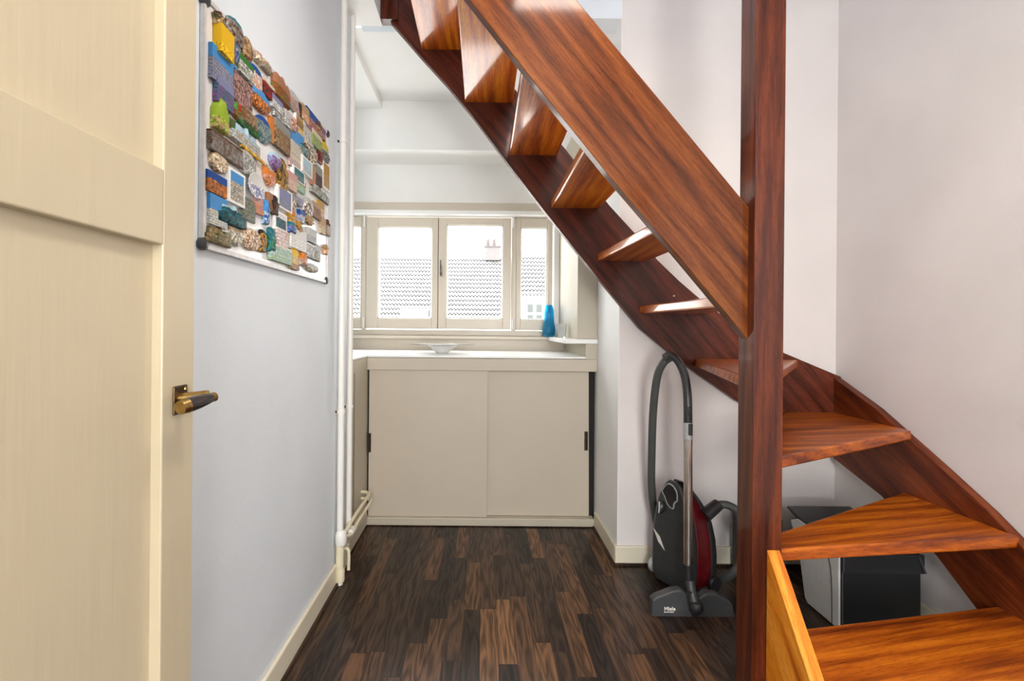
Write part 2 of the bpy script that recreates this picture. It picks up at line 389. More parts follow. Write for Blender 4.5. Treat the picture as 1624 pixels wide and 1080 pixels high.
s1 = sash(580, 691, 347, 523, 598, 684, 362, 507)
s2 = sash(694, 809, 347, 523, 706.5, 796, 358, 507)
MB().box(wx(690.2), wx(693.0), F0-.014, F1, wz(523), wz(347)).build('rebate_strip', M['cream'], s1, bevel=.002)
MB().box(wx(693.0), wx(694), F0-.002, F1, wz(523), wz(347)).build('gap_shadow', M['bronze'], win)
sash(495, 572, 346, 524, 505, 571, 361, 507, .01)
sash(817, 869, 346, 524, 824, 866, 361, 507, .01)
for px in (577, 811.5):
    for (a, b) in ((346, 362), (505, 522)):
        MB().lathe([(.006, 0), (.006, abs(wz(a)-wz(b)))], (wx(px), F0-.018, min(wz(a), wz(b))), n=10).build('hinge', M['white'], win, smooth=True)
lp = atY(698, 431, F0-.03)
mb = MB(); mb.box(lp.x-.009, lp.x+.009, F0-.022, F0-.010, lp.z-.035, lp.z+.03)
l = mb.build('latch_plate', M['brass'], win, bevel=.003)
MB().tube([lp+V(.001, -.004, -.02), lp+V(.001, -.018, -.018), lp+V(.0, -.022, .02), lp+V(-.002, -.02, .075)], lambda t: .011-.007*t, 12, smooth=4).build('latch_grip', M['horn'], l, smooth=True)

# ---------------------------------------------------------------- cupboard and worktop
zc = 0.932
XC0, XC1 = atY(585, 700, YC).x, atY(945, 700, YC).x
XC0 = -0.637; XC1 = XP-.012
cup = empty('sliding_door_cupboard', (0, YC, 0), 'low greige cupboard with two sliding doors under the window', 'cupboard')
zf = atY(760, 588, YC).z; zp = atY(760, 821, YC).z
MB().box(XC0, XC1+.011, YC-.006, YC+.03, zf, zc-.002).build('fascia', M['greige'], cup, bevel=.003)
mb = MB().box(XC0, XC1+.0, YC-.012, YC+.05, 0.004, zp); mb.build('plinth', M['greige2'], cup, bevel=.004)
mb = MB(); mb.box(XC0-.02, XP, YC+.056, YC+.07, .0, zc-.003); mb.box(XC0, XC0+.003, YC+.026, YC+.06, .05, zf); mb.build('interior', M['dark'], cup)
xa = atY(776, 700, YC).x
d1 = MB().box(XC0+.010, xa, YC+.006, YC+.024, zp+.001, zf+.01).build('door', M['greige'], cup, bevel=.002)
d2 = MB().prism([(xa-.03, YC+.032, zp+.001), (atY(941, 800, YC).x, YC+.032, zp+.001), (atY(937, 600, YC).x, YC+.032, zf+.01), (xa-.03, YC+.032, zf+.01)], (0, .018, 0)).build('door', M['greige'], cup, bevel=.002)
def pull(p, par):
    mb = MB(); mb.box(p.x-.010, p.x+.010, p.y-.003, p.y+.003, p.z-.055, p.z+.052)
    h = mb.build('handle', M['bronze'], par, bevel=.002)
    MB().box(p.x-.004, p.x+.007, p.y-.007, p.y+.0, p.z-.050, p.z+.047).build('finger_grip', M['dark'], h, bevel=.001)
pull(atY(588.5, 705, YC)+V(.0, .004, 0), d1); pull(atY(934.5, 698, YC)+V(0, .03, 0), d2)
# return panel on the left
mb = MB(); mb.box(XC0-.02, XC0, 2.24, YC+.03, 0.01, zc-.002)
sp = mb.build('side_panel', M['greige2'], cup, bevel=.002)
MB().box(XC0, XC0+.0015, 2.455, 2.459, .10, .87).build('access_flap_gap', M['bronze'], sp)
MB().box(XC0, XC0+.01, 2.24, YC-.01, 0.01, .075).build('skirting', M['greige2'], sp, bevel=.003)
wt = MB(); wt.box(-1.18, .575, YC-.004, YW, zc-.0, zc+.012); wt.box(-1.18, XC0+.002, YS, YC+.0, zc, zc+.012)
tag(wt.build('worktop', M['white'], origin=(0, 3.1, zc), bevel=.003), 'white worktop on the cupboard, running below the window', 'worktop')
struct(MB().box(-1.18, .575, YW-.02, YW+.0, zc+.012, zs-.022).build('trim_12', M['cream']))

# ---------------------------------------------------------------- things on sill and worktop
pv = atY(871, 530, 3.35)
vz = zs
vs = (528.5-478)/780*3.35
prof = [(.0, 0), (.030, 0), (.038, .02), (.044, .10), (.046, .20), (.044, .32), (.038, .45), (.035, .6), (.034, .75), (.031, .88), (.026, .96), (.025, 1.0), (.021, 1.0), (.022, .9), (.028, .75), (.030, .5), (.036, .3), (.036, .14), (.028, .08), (0.0, .07)]
vase = tag(MB().lathe([(max(r, .0004), h*vs) for r, h in prof], (pv.x, 3.37, vz), n=40).build('glass_vase', M['blueglass'], origin=(pv.x, 3.37, vz), smooth=True), 'tall blue glass vase on the window sill', 'vase')
pb = atZ(903, 536, zs)
tag(MB().lathe([(.0005, 0), (.020, 0), (.022, .004), (.026, .03), (.030, .07), (.031, .085), (.029, .085), (.024, .03), (.018, .01), (.0005, .008)], (.485, 3.0, zs), n=28).build('glass_tumbler', M['clearglass'], origin=(.485, 3.0, zs), smooth=True), 'small clear glass on the ledge right of the blue vase', 'glass')
pc = atY(702, 562, 2.98); zt0 = zc+.012
bowl = empty('footed_bowl', (pc.x, 2.98, zt0), 'white bowl with a very wide flat brim on the worktop', 'bowl')
k = 2.98/780
brim = 52*k; 
MB().lathe([(.0005, 0), (8*k, 0), (9.5*k, .002), (13*k, .022), (22*k, .046), (25*k, .050), (brim, .056), (brim, .059), (24*k, .054), (20*k, .048), (11*k, .020), (.0005, .008)], (pc.x, 2.98, zt0), n=56).build('basin', M['clearglass'], bowl, smooth=True)
MB().lathe([(9*k, 0), (13*k, .016), (23*k, .047), (26*k, .051), (22*k, .049), (12*k, .019), (8*k, .003)], (pc.x, 2.98, zt0+.001), n=40, cap=False).build('white_glaze', M['white'], bowl, smooth=True)

# ---------------------------------------------------------------- pipes
def pipe_thing(name, label, x, y, r, z0, z1, clips, mat):
    t = empty(name, (x, y, z0), label, 'pipe')
    MB().lathe([(r, 0), (r, z1-z0)], (x, y, z0), n=20).build('tube', mat, t, smooth=True)
    for z in clips:
        c = MB().lathe([(r+.0035, -.007), (r+.0035, .007)], (x, y, z), n=20).build('clip', M['pipe'], t, smooth=True)
        MB().tube([(x-r, y, z), (XL+.001, y, z)], .005, 8).build('clip_screw', M['bronze'], c)
    return t
p1 = V(-.600, 2.10, 0)
z1c = EYE-(228-520-2)/780*2.10; z2c = EYE-(657-520-2)/780*2.10
t = t1 = pipe_thing('heating_pipe', 'white riser pipe with clips and a low valve, nearest the magnet board', p1.x, p1.y, .0135, .0, ZH, (z1c, z2c), M['pipe'])
MB().lathe([(.017, 0), (.019, .01), (.019, .045), (.017, .055)], (p1.x+.002, p1.y, .012), n=20).build('foot_collar', M['pipecream'], t, smooth=True)
MB().lathe([(.0165, 0), (.0165, .14)], (p1.x, p1.y, .03), n=20).build('cream_sleeve', M['pipecream'], t, smooth=True)
pipe_thing('heating_pipe', 'second white riser pipe, beside the corner of the dormer', -.600, 2.235, .0125, .19, ZH, (z2c,), M['pipe'])
v = t1
MB().lathe([(.012, 0), (.022, .006), (.024, .02), (.024, .045), (.020, .06), (.014, .066)], (p1.x+.004, 2.10, .165), n=20).build('valve_body', M['pipe'], v, smooth=True)
for dz, x in ((.235, -.585), (.20, -.575)):
    MB().tube([(p1.x+.01, 2.10, .205), (x, 2.18, dz-.02), (x, 2.30, dz-.012), (x, 2.56, dz-.01), (x-.02, 2.60, dz-.01), (XC0+.002, 2.61, dz-.01)], .0085, 12, smooth=4).build('branch_pipe', M['pipecream'], v, smooth=True)
for y in (2.19, 2.215): MB().lathe([(.0135, -.008), (.0135, .008)], (-.578, y, .19), axis=(0, 1, 0), n=6).build('union_nut', M['pipe'], v)
MB().tube([(p1.x, 2.17, .12), (p1.x+.02, 2.165, .115), (p1.x+.02, 2.165, .03)], .007, 10, smooth=3).build('drain_tail', M['pipecream'], v, smooth=True)

# ---------------------------------------------------------------- hall door, standing open along the left wall
DX = -.530
def dpt(px, py): return atX(px, py, DX)
yE = dpt(308, 540).y; yI = dpt(257, 400).y
y0 = yE-.80
zl = dpt(150, 372).z; zu = dpt(150, 222).z
zl = (dpt(257, 397).z + dpt(20, 340).z)/2; zu = (dpt(257, 281).z+dpt(20, 160).z)/2
door = empty('door_1', (DX, y0, 0), kind='structure')
mb = MB(); X0 = DX-.04
mb.box(X0, DX, yI, yE, .012, 2.06); mb.box(X0, DX, y0, y0+.09, .012, 2.06)
mb.box(X0, DX, y0+.09, yI, zl, zu); mb.box(X0, DX, y0+.09, yI, 1.97, 2.06); mb.box(X0, DX, y0+.09, yI, .012, .20)
mb.build('door_frame', M['door'], door, bevel=.0025)
for a, b in ((.20, zl), (zu, 1.97)):
    MB().box(DX-.030, DX-.018, y0+.09, yI, a, b).build('panel', M['door'], door)
# lever handle
ph = dpt(286, 643)
hd = MB(); hd.box(DX, DX+.004, ph.y-.019, ph.y+.019, ph.z-.024, ph.z+.026)
plate = hd.build('backplate', M['bronze'], door, origin=ph, bevel=.003)
for dz in (-.017, .019): MB().lathe([(.004, 0), (.003, .002)], (DX+.004, ph.y+.012, ph.z+dz), axis=(1, 0, 0), n=10).build('screw', M['brass'], plate)
MB().tube([(DX+.003, ph.y, ph.z+.004), (DX+.018, ph.y, ph.z+.005), (DX+.050, ph.y+.002, ph.z+.010)], lambda t: .010-.002*t, 14).build('spindle', M['brass'], plate, smooth=True)
e0 = V(DX+.052, ph.y+.018, ph.z+.004); e1 = V(DX+.047, ph.y-.105, ph.z-.012)
e1 = V(DX+.036, ph.y-.056, ph.z-.004)
lv = MB().tube([e0, e0.lerp(e1, .08), e0.lerp(e1, .14)], .0085, 16).build('lever_cap', M['brass'], plate, smooth=True)
MB().tube([e0.lerp(e1, t) for t in (.12, .3, .5, .7, .84)], lambda t: .0085+.0045*math.sin(min(1, t*1.1)*math.pi*.62), 18).build('lever_grip', M['horn'], plate, smooth=True)
MB().tube([e0.lerp(e1, t) for t in (.82, .88, .95, 1.0)], lambda t: .0130-.002*t, 18).build('lever_end', M['brass'], plate, smooth=True)

# ---------------------------------------------------------------- staircase
st = empty('winder_staircase', (.80, 1.42, 0), 'open-riser mahogany staircase with winding treads, rising leftwards past the window', 'staircase')
RI = .2416; TH = .036
YI0, YI1 = 1.409, 1.447     # inner string
YB0, YB1 = 2.265, 2.303     # string on the stair wall
XS0, XS1 = 1.620, 1.655     # string on the right wall
px0 = .7595; py0 = 1.375; pw = .083
MB().box(px0, px0+pw, py0, py0+pw, 0, 4.2).build('newel_post', M['post'], st, bevel=.002)
# treads
def tread(k, poly, mat):
    z = RI*k
    MB().prism([(x, y, z-TH) for x, y in poly], (0, 0, TH)).build('tread', mat, st, bevel=.006, seg=3)
n1L, n1R = atZ(1310, 1072, RI), None
tread(1, [(.836, 1.196), (1.63, 1.215), (1.63, 1.545), (.836, 1.40)], M['tread_x'])
a2 = atZ(1248, 862, 2*RI); b2 = atZ(1597, 838, 2*RI)
a3 = atZ(1247, 715, 3*RI); b3 = atZ(1430, 675, 3*RI)
def ext(a, b, X): t = (X-a.x)/(b.x-a.x); return (X, a.y+(b.y-a.y)*t)
e2 = ext(a2, b2, 1.63); e3 = ext(a3, b3, 1.63)
s2_ = ext(a2, b2, px0+pw-.004); s3_ = ext(a3, b3, px0+pw-.004)
tread(2, [s2_, e2, (1.63, e3[1]+.03), (px0+pw-.004, s3_[1]+.03)], M['tread_x'])
tread(3, [s3_, e3, (1.63, 2.275), (1.40, 2.275), (px0+.05, py0+pw-.004)], M['tread_x'])
tread(4, [(px0+pw-.004, 1.43), (1.46, 2.275), (.985, 2.275), (px0+.01, py0+pw-.004)], M['tread_x'])
tread(5, [(px0+.045, py0+pw-.004), (1.03, 2.275), (.725, 2.275), (px0+.0, 1.44)], M['tread_y'])
bx = {6: .530, 7: .312, 8: .116, 9: -.090, 10: -.292}
for k in range(6, 11):
    x = bx[k]
    poly = [(x, YB0+.01), (x, YI0+.02), (x+.222, YI0+.02), (x+.222, YB0+.01)]
    if k == 6: poly = [(x, YB0+.01), (x+.03, YI0+.02), (.757, YI0+.02), (.757, YB0+.01)]
    tread(k, poly, M['tread_y'])
# inner string
def front(pts, Y): return [atY(px, py, Y) for px, py in pts]
lo = front([(1188, 531.5), (1073, 400), (960, 273), (848, 138), (737, 2)], YI0)
hi = front([(907, -1), (1046, 160), (1187.5, 322)], YI0)
dl = (lo[-1]-lo[-2]); sl = dl/abs(dl.x)
lo_end = lo[-1] + sl*(lo[-1].x+.477); hi_end = hi[0] + (hi[0]-hi[1])/abs((hi[0]-hi[1]).x)*(hi[0].x+.477)
poly = lo + [lo_end, hi_end] + hi
poly[0].x = px0+.002; poly[-1].x = px0+.002
MB().prism(poly, (0, YI1-YI0, 0)).build('inner_string', M['str_in'], st, bevel=.0025)
# wall string behind (curved lower part)
lo = front([(592, 13), (609, 34), (657.5, 88), (700, 133), (743, 183), (800, 257), (858, 330), (914, 398), (950, 441), (981, 477), (1016, 517), (1065, 556), (1109, 588), (1171, 629), (1240, 664), (1330, 703)], YB0)
hi = front([(1323, 588), (1245, 551.6), (1175, 514), (1114.5, 472), (1076, 440), (1040.6, 407), (1002, 363), (963, 322), (891, 233)], YB0)
s = (hi[-1]-hi[-2]).normalized(); 
hi.append(hi[-1] + V(-1, 0, 1.165)*(hi[-1].x+.478))
lo[0].x = -.478
lo[-1].x = XS1; hi[0].x = XS1
MB().prism(lo + hi, (0, YB1-YB0, 0)).build('wall_string', M['str_back'], st, bevel=.0025)
sc = atY(1068, 464, YB0)
MB().lathe([(.004, 0), (.003, .002)], sc, axis=(0, -1, 0), n=12).build('screw_cap', M['sticker'], st)
# right wall string
def side(pts, X): return [atX(px, py, X) for px, py in pts]
hi = side([(1326, 590), (1390, 637), (1432, 673.5), (1500, 733), (1571, 797), (1624, 850)], XS0)
lo = side([(1560, 957), (1525, 912), (1492, 870), (1445, 820), (1401.6, 775), (1342, 715.5)], XS0)
h2 = hi[-1]; hi += [V(XS0, 1.30, h2.z-(h2.y-1.30)*.85), V(XS0, 1.15, h2.z-(h2.y-1.15)*.95), V(XS0, 1.13, .0)]
hi[0].y = YB0+.0; lo[-1].y = YB0; lo[-1].z -= .02
lo = [V(XS0, 1.40, .0), V(XS0, 1.50, .08)] + lo
MB().prism(hi + lo, (XS1-XS0, 0, 0)).build('wall_string', M['str_right'], st, bevel=.0025)
# short string plank beside the first step
xq = .800
MB().prism([(xq, 1.374, 0), (xq, 1.374, .487), (xq, 1.330, .487-.053), (xq, 1.188, .250), (xq, 1.188, .0)], (.036, 0, 0)).build('first_step_string', M['plank'], st, bevel=.002)
# landing edge at the top
mb = MB(); mb.box(-.478, -.40, 2.25, YB1, ZH+.0, ZH+.40); mb.build('landing_block', M['post'], st, bevel=.002)
MB().box(-.478, -.45, 1.45, 2.25, ZH+.16, ZH+.202).build('landing_nosing', M['tread_y'], st, bevel=.004)

# ---------------------------------------------------------------- vacuum cleaner
VM = atZ(1098, 946, 0.0); VM = V(VM.x, VM.y, 0)
VM = V(.852, 1.995, 0)
U = V(-.45, .893, 0).normalized(); W_ = V(.893, .45, 0).normalized()
US, VS = .88, 1.16
vac = empty('vacuum_cleaner', VM+U*.12+W_*.07, 'black and dark red vacuum cleaner parked upright under the stairs', 'vacuum cleaner')
def sect(u0, u1, v0, v1, z, r=.03, n=5):
    u0 *= US; u1 *= US; v0 *= VS; v1 *= VS
    r = min(r, (u1-u0)/2.05, (v1-v0)/2.05); pts = []
    for cu, cv, a0 in ((u1-r, v1-r, 0), (u0+r, v1-r, 90), (u0+r, v0+r, 180), (u1-r, v0+r, 270)):
        for i in range(n+1):
            a = math.radians(a0+90*i/n); pts.append(VM + U*(cu+r*math.cos(a)) + W_*(cv+r*math.sin(a)) + V(0, 0, z))
    return pts
tab = [(.012, .020, .215, .10), (.03, .004, .236, .125), (.08, 0, .245, .135), (.15, 0, .245, .136), (.22, .002, .24, .130), (.29, .010, .228, .118), (.34, .020, .212, .10), (.38, .032, .196, .08), (.42, .050, .172, .058), (.445, .068, .150, .045), (.458, .085, .130, .03)]
def lerp_tab(z):
    for a, b in zip(tab, tab[1:]):
        if a[0] <= z <= b[0]:
            t = (z-a[0])/(b[0]-a[0]); return [a[i]+(b[i]-a[i])*t for i in range(4)]
    return list(tab[-1])
MB().rings([sect(u0, u1, 0, v1*.34, z, .02) for z, u0, u1, v1 in tab]).build('chassis', M['dkgrey'], vac, smooth=True)
rz = [t for t in tab if t[0] <= .43]
MB().rings([sect(u0+.003, u1-.003, v1*.30, v1*.86, z, .012) for z, u0, u1, v1 in [(.03, .008, .23, .125)]+rz[2:8]+[(.395, .042, .186, .070)]]).build('cover', M['red'], vac, smooth=True, label='dark red glossy body cover')
MB().rings([sect(u0-.001, u1+.001, v1*.80, v1+.006, z, .012) for z, u0, u1, v1 in tab[1:]]).build('bumper', M['black'], vac, smooth=True)
# underside recess (carrying grip), castor, sticker, rear wheel
def onA(u, z, d=.0): return VM + U*u*US + V(0, 0, z) - W_*d
rim = [onA(u, z, .003) for u, z in ((.075, .385), (.078, .42), (.105, .442), (.135, .44), (.165, .405), (.150, .385), (.13, .355), (.10, .345), (.092, .37))]
MB().prism(rim, -W_*.002).build('grip_recess', M['dark'], vac)
MB().tube(rim+[rim[0]], .0032, 8, smooth=3).build('grip_rim', M['silver'], vac, smooth=True)
cc = onA(.165, .335, .012)
MB().lathe([(.003, -.030), (.012, -.026), (.018, -.012), (.019, 0), (.016, .014), (.009, .025), (.002, .029)], cc, axis=(.25, 0, 1), n=18).build('castor', M['black'], vac, smooth=True)
MB().tube([cc+V(-.012, -.012, .028), cc+V(-.012, -.014, 0), cc+V(-.014, -.012, -.02)], .004, 8, smooth=3).build('castor_fork', M['silver'], vac, smooth=True)
MB().prism([onA(u, z, .0007) for u, z in ((.226, .226), (.182, .200), (.150, .150), (.192, .176))], -W_*.0008).build('sticker', M['sticker'], vac)
MB().lathe([(.014, -.011), (.03, -.010), (.034, -.004), (.034, .004), (.03, .010), (.014, .011)], onA(.255, .045, -.035), axis=U, n=24).build('wheel', M['silver'], vac, smooth=True)
MB().lathe([(.014, -.011), (.03, -.010), (.034, -.004), (.034, .004), (.03, .010), (.014, .011)], onA(-.004, .040, -.14), axis=U, n=24).build('wheel', M['black'], vac, smooth=True)
# hose
YH = 2.17
q = lambda px, py, Y: atY(px, py, Y)
hose = [q(1063, 562, 2.04), q(1052, 572, 2.05), q(1043, 596, 2.08), q(1038, 650, 2.12), q(1037, 720, 2.16), q(1038, 770, 2.19), q(1044, 812, 2.215), q(1056, 850, 2.23), q(1085, 885, 2.24), q(1120, 908, 2.19), q(1146, 913, 2.09), q(1168, 902, 2.04), q(1186, 870, 2.03), q(1186, 830, 2.04), q(1175, 805, 2.06), q(1158, 794, 2.07), q(1138, 795, 2.07)]
hz = []
def hose_r(t): return .0155 + .0010*math.sin(t*900)
MB().tube(hose, .0165, 18, smooth=10).build('hose', M['hose'], vac, smooth=True)
cA, cB = q(1144, 793, 2.07), q(1122, 812, 2.05)
MB().tube([cA, cA.lerp(cB, .15), cA.lerp(cB, .5), cA.lerp(cB, .85), cB], lambda t: .024+.005*t, 20).build('hose_connector', M['black'], vac, smooth=True)
# wand, grip, nozzle
YT = 1.93
gp = [q(1060, 559, 2.02), q(1068, 560, 2.0), q(1078, 570, 1.98), q(1087, 590, 1.96), q(1091.5, 615, 1.94), q(1093, 640, 1.93), q(1093.5, 668, 1.93)]
g = MB().tube(gp, lambda t: .0150+.0015*t, 18, smooth=6).build('handle_grip', M['black'], vac, smooth=True)
MB().tube([q(1055, 563, 2.03), q(1061, 559.5, 2.02), q(1066, 559, 2.01)], .0185, 18, smooth=3).build('grip_collar', M['dkgrey'], g, smooth=True)
b0 = q(1095, 646, 1.915)
MB().box(b0.x-.006, b0.x+.008, b0.y-.006, b0.y+.006, b0.z-.014, b0.z+.016).build('release_button', M['black'], g, bevel=.003)
tA, tB = q(1093.7, 664, YT), q(1098, 893, YT)
MB().tube([tA, tA.lerp(tB, .5), tB], .0165, 24).build('wand', M['chrome'], vac, smooth=True, label='chrome suction tube')
wv_ = MB().tube([q(1093.3, 664, YT), q(1094, 690, YT)], .0185, 24).build('wand_sleeve', M['silver'], vac, smooth=True)
b1 = q(1097, 676, YT-.017)
MB().box(b1.x-.007, b1.x+.010, b1.y-.004, b1.y+.014, b1.z-.022, b1.z+.024).build('latch_button', M['black'], wv_, bevel=.003)
fl = MB().tube([q(1097, 888, 1.93), q(1098, 905, 1.93), q(1100, 925, 1.925)], .0185, 20).build('wand_collar', M['black'], vac, smooth=True)
YN = 1.885
outl = [(1042, 974), (1042, 948), (1048, 943), (1075, 932), (1088, 930), (1096, 936), (1105, 948), (1118, 942), (1128, 935), (1144, 936), (1162, 944), (1170, 952), (1174, 974)]
fh = MB().prism([q(x, y, YN) for x, y in outl], (0, .038, 0)).build('floor_head', M['nozzle'], vac, bevel=.006, seg=3)
MB().prism([q(x, y, YN-.001) for x, y in ((1095, 933), (1105, 933), (1116, 945), (1116, 972), (1106, 972), (1098, 950))], (0, .01, 0)).build('neck_recess', M['dark'], fh)
MB().tube([q(1101, 915, 1.915), q(1103, 928, 1.905), q(1107, 944, 1.892), q(1111, 954, 1.885)], lambda t: .017+.004*t, 20, smooth=5).build('neck_joint', M['dkgrey'], fh, smooth=True)
MB().lathe([(.001, -.030), (.016, -.026), (.026, -.012), (.027, .004), (.022, .018), (.010, .024)], q(1111, 956, 1.882), axis=(.05, 0, 1), n=22).build('swivel_joint', M['black'], fh, smooth=True)
z0n = q(1100, 975, YN)
MB().box(q(1046, 970, YN).x, q(1170, 970, YN).x, YN+.006, YN+.03, 0.0, z0n.z+.003).build('brush_strip', M['dark'], fh)
# lettering
tl = q(1061, 963, YN-.0015)
cu = bpy.data.curves.new('lettering', 'FONT'); cu.body = 'Miele'; cu.size = .020; cu.extrude = .0004; cu.align_x = 'LEFT'; cu.offset = .0005
cu.materials.append(M['sticker']); tmp = bpy.data.objects.new('tmp_text', cu); C.collection.objects.link(tmp); bpy.context.view_layer.update()
me_t = bpy.data.meshes.new_from_object(tmp.evaluated_get(bpy.context.evaluated_depsgraph_get())); bpy.data.objects.remove(tmp)
tx = bpy.data.objects.new('lettering', me_t); link(tx, fh, tl); tx.rotation_euler = (math.pi/2, 0, 0)
mb = MB(); random.seed(4)
x = tl.x
for wdt in (.008, .005, .007, .004, .009, .006):
    mb.box(x, x+wdt-.0015, tl.y-.0003, tl.y+.0005, tl.z-.008, tl.z-.0045); x += wdt
mb.build('small_print', M['sticker'], fh)

# ---------------------------------------------------------------- things stored under the stairs
bxo = empty('storage_box', (1.48, 2.0, 0), 'black-fronted box with pale grey side on the floor below the second step', 'box')
sideprof = [(1.797, .005), (1.80, .285), (1.85, .315), (2.05, .325), (2.10, .30), (2.04, .18), (2.0, .02), (1.98, .005)]
MB().prism([(1.322, y, z) for y, z in sideprof], (.292, 0, 0)).build('body', M['casepl'], bxo, bevel=.006)
MB().prism([(1.314, y, z) for y, z in ((1.800, .006), (1.803, .28), (1.85, .308), (2.045, .318), (2.088, .298), (2.03, .18), (1.992, .02), (1.975, .006))], (.008, 0, 0)).build('side_shell', M['boxgrey'], bxo, bevel=.004, label='pale grey side shell')
MB().tube([(1.3135, 1.835, .008), (1.3135, 1.838, .15), (1.3135, 1.85, .23), (1.3135, 1.885, .275), (1.3135, 1.95, .290)], .0015, 6, smooth=5).build('seam', M['dark'], bxo)
MB().box(1.318, 1.616, 1.786, 1.80, .218, .288).build('lid_front', M['black'], bxo, bevel=.004)
MB().tube([(1.590, 1.783, .282), (1.612, 1.78, .225)], .004, 8).build('lid_strut', M['dkgrey'], bxo)
MB().prism([(1.322, 2.00, .322), (1.322, 2.12, .345), (1.322, 2.13, .335), (1.322, 2.02, .30)], (.27, 0, 0)).build('top_flap', M['dkgrey'], bxo, bevel=.003)
cs = empty('carry_case', (1.18, 2.15, 0), 'black case standing on the floor behind the newel post', 'case')
MB().prism([(1.158, 2.115, 0.0), (1.304, 2.115, 0.0), (1.304, 2.115, .290), (1.158, 2.115, .290)], (0, .155, 0)).build('shell', M['casepl'], cs, bevel=.012, seg=3)
kn = atY(1168, 835, 2.08)
MB().lathe([(.016, -.045), (.026, -.035), (.026, .03), (.014, .042)], V(1.135, 2.125, .25), n=8).build('corner_bumper', M['black'], cs, bevel=.002)
MB().tube([(1.19, 2.2, .288), (1.20, 2.2, .303), (1.26, 2.2, .303), (1.27, 2.2, .288)], .008, 10, smooth=4).build('handle', M['black'], cs, smooth=True)

# ---------------------------------------------------------------- magnet board
BX = -.614
def bp(px, py): return atX(px, py, BX)
ya = bp(317, 200).y; yb = bp(516.5, 330).y
zb_ = (bp(317, 401).z + bp(516, 453).z)/2; zt_l = bp(320, 2).z; zt_r = bp(516, 214).z
brd = empty('magnetic_whiteboard', (BX, (ya+yb)/2, (zb_+zt_l)/2), 'white magnetic board crowded with souvenir magnets on the left wall', 'whiteboard')
def bq(u, v, x):   # u along, v up (0..1)
    return V(x, ya+(yb-ya)*u, zb_ + ((zt_l+(zt_r-zt_l)*u)-zb_)*v)
MB().prism([bq(.008, .012, XL+.003), bq(.992, .012, XL+.003), bq(.992, .988, XL+.003), bq(.008, .988, XL+.003)], (BX-XL-.005, 0, 0)).build('panel', M['board'], brd)
mb = MB()
for (u0, v0, u1, v1) in ((0, 0, 1, .020), (0, .980, 1, 1), (0, .020, .008, .980), (.992, .020, 1, .980)):
    mb.prism([bq(u0, v0, XL+.001), bq(u1, v0, XL+.001), bq(u1, v1, XL+.001), bq(u0, v1, XL+.001)], (BX-XL+.001, 0, 0))
mb.build('frame', M['alu'], brd, bevel=.001)
for u, v in ((.008, .018), (.992, .018), (.992, .982), (.008, .982)):
    c = bq(u, v, BX-.004)
    MB().lathe([(.011, -.008), (.0145, -.004), (.0145, .006), (.008, .010)], c, axis=(1, 0, 0), n=14).build('corner_cap', M['dkgrey'], brd, smooth=True)

def mag_mat(name, c1, c2, c3, split, seed, scale=105, metal=0.0, rough=0.5):
    g = lambda c: tuple(v**1.15*.92 for v in c)
    if name != 'keep': c1, c2, c3 = g(c1), g(c2), g(c3)
    m, ns, ls, b = new_mat(name)
    tc = nd(ns, 'ShaderNodeTexCoord'); sp = nd(ns, 'ShaderNodeSeparateXYZ'); ls.new(tc.outputs['Generated'], sp.inputs[0])
    mp = nd(ns, 'ShaderNodeMapping'); mp.inputs['Location'].default_value = (seed*1.7, seed*.9, seed); ls.new(tc.outputs['Object'], mp.inputs[0])
    n = nd(ns, 'ShaderNodeTexNoise'); n.inputs['Scale'].default_value = scale; n.inputs['Detail'].default_value = 6; ls.new(mp.outputs[0], n.inputs['Vector'])
    vo = nd(ns, 'ShaderNodeTexVoronoi'); vo.inputs['Scale'].default_value = scale*2.3; ls.new(mp.outputs[0], vo.inputs['Vector'])
    low = mix(ns, ls, ramp(ns, ls, n.outputs[0], [(0.42, (0, 0, 0)), (0.58, (1, 1, 1))]), c2, c3)
    vo.distance = 'CHEBYCHEV'; sc_ = nd(ns, 'ShaderNodeSeparateColor'); ls.new(vo.outputs['Color'], sc_.inputs[0])
    low = mix(ns, ls, 1.0, low, ramp(ns, ls, sc_.outputs[0], [(0.0, (.35, .35, .37)), (0.3, (.8, .8, .8)), (0.7, (1.1, 1.1, 1.1)), (1.0, (1.7, 1.66, 1.6))], 'LINEAR'), 'MULTIPLY')
    if name.endswith('_print'):
        so = nd(ns, 'ShaderNodeSeparateXYZ'); ls.new(mp.outputs[0], so.inputs[0]); cb = nd(ns, 'ShaderNodeCombineXYZ')
        ls.new(so.outputs[1], cb.inputs[0]); ls.new(so.outputs[2], cb.inputs[1])
        br = nd(ns, 'ShaderNodeTexBrick'); ls.new(cb.outputs[0], br.inputs['Vector']); br.inputs['Scale'].default_value = 1
        br.inputs['Brick Width'].default_value = .007 + .002*(seed % 4); br.inputs['Row Height'].default_value = .006 + .002*(seed % 3); br.inputs['Mortar Size'].default_value = .0009
        br.inputs['Color1'].default_value = (*c2, 1); br.inputs['Color2'].default_value = (*c3, 1); br.inputs['Mortar'].default_value = (*[v*.3 for v in c2], 1)
        low = mix(ns, ls, .6, low, br.outputs['Color'])
    hgt = math_n(ns, ls, 'ADD', sp.outputs[2], math_n(ns, ls, 'MULTIPLY', math_n(ns, ls, 'SUBTRACT', n.outputs[0], .5), .22))
    ls.new(mix(ns, ls, math_n(ns, ls, 'GREATER_THAN', hgt, split), low, tuple(v*.85 for v in c1)), b.inputs['Base Color'])
    b.inputs['Roughness'].default_value = rough; b.inputs['Metallic'].default_value = metal
    b.inputs['Specular IOR Level'].default_value = .25
    bump(ns, ls, b, n.outputs[0], .15, .001)
    return m
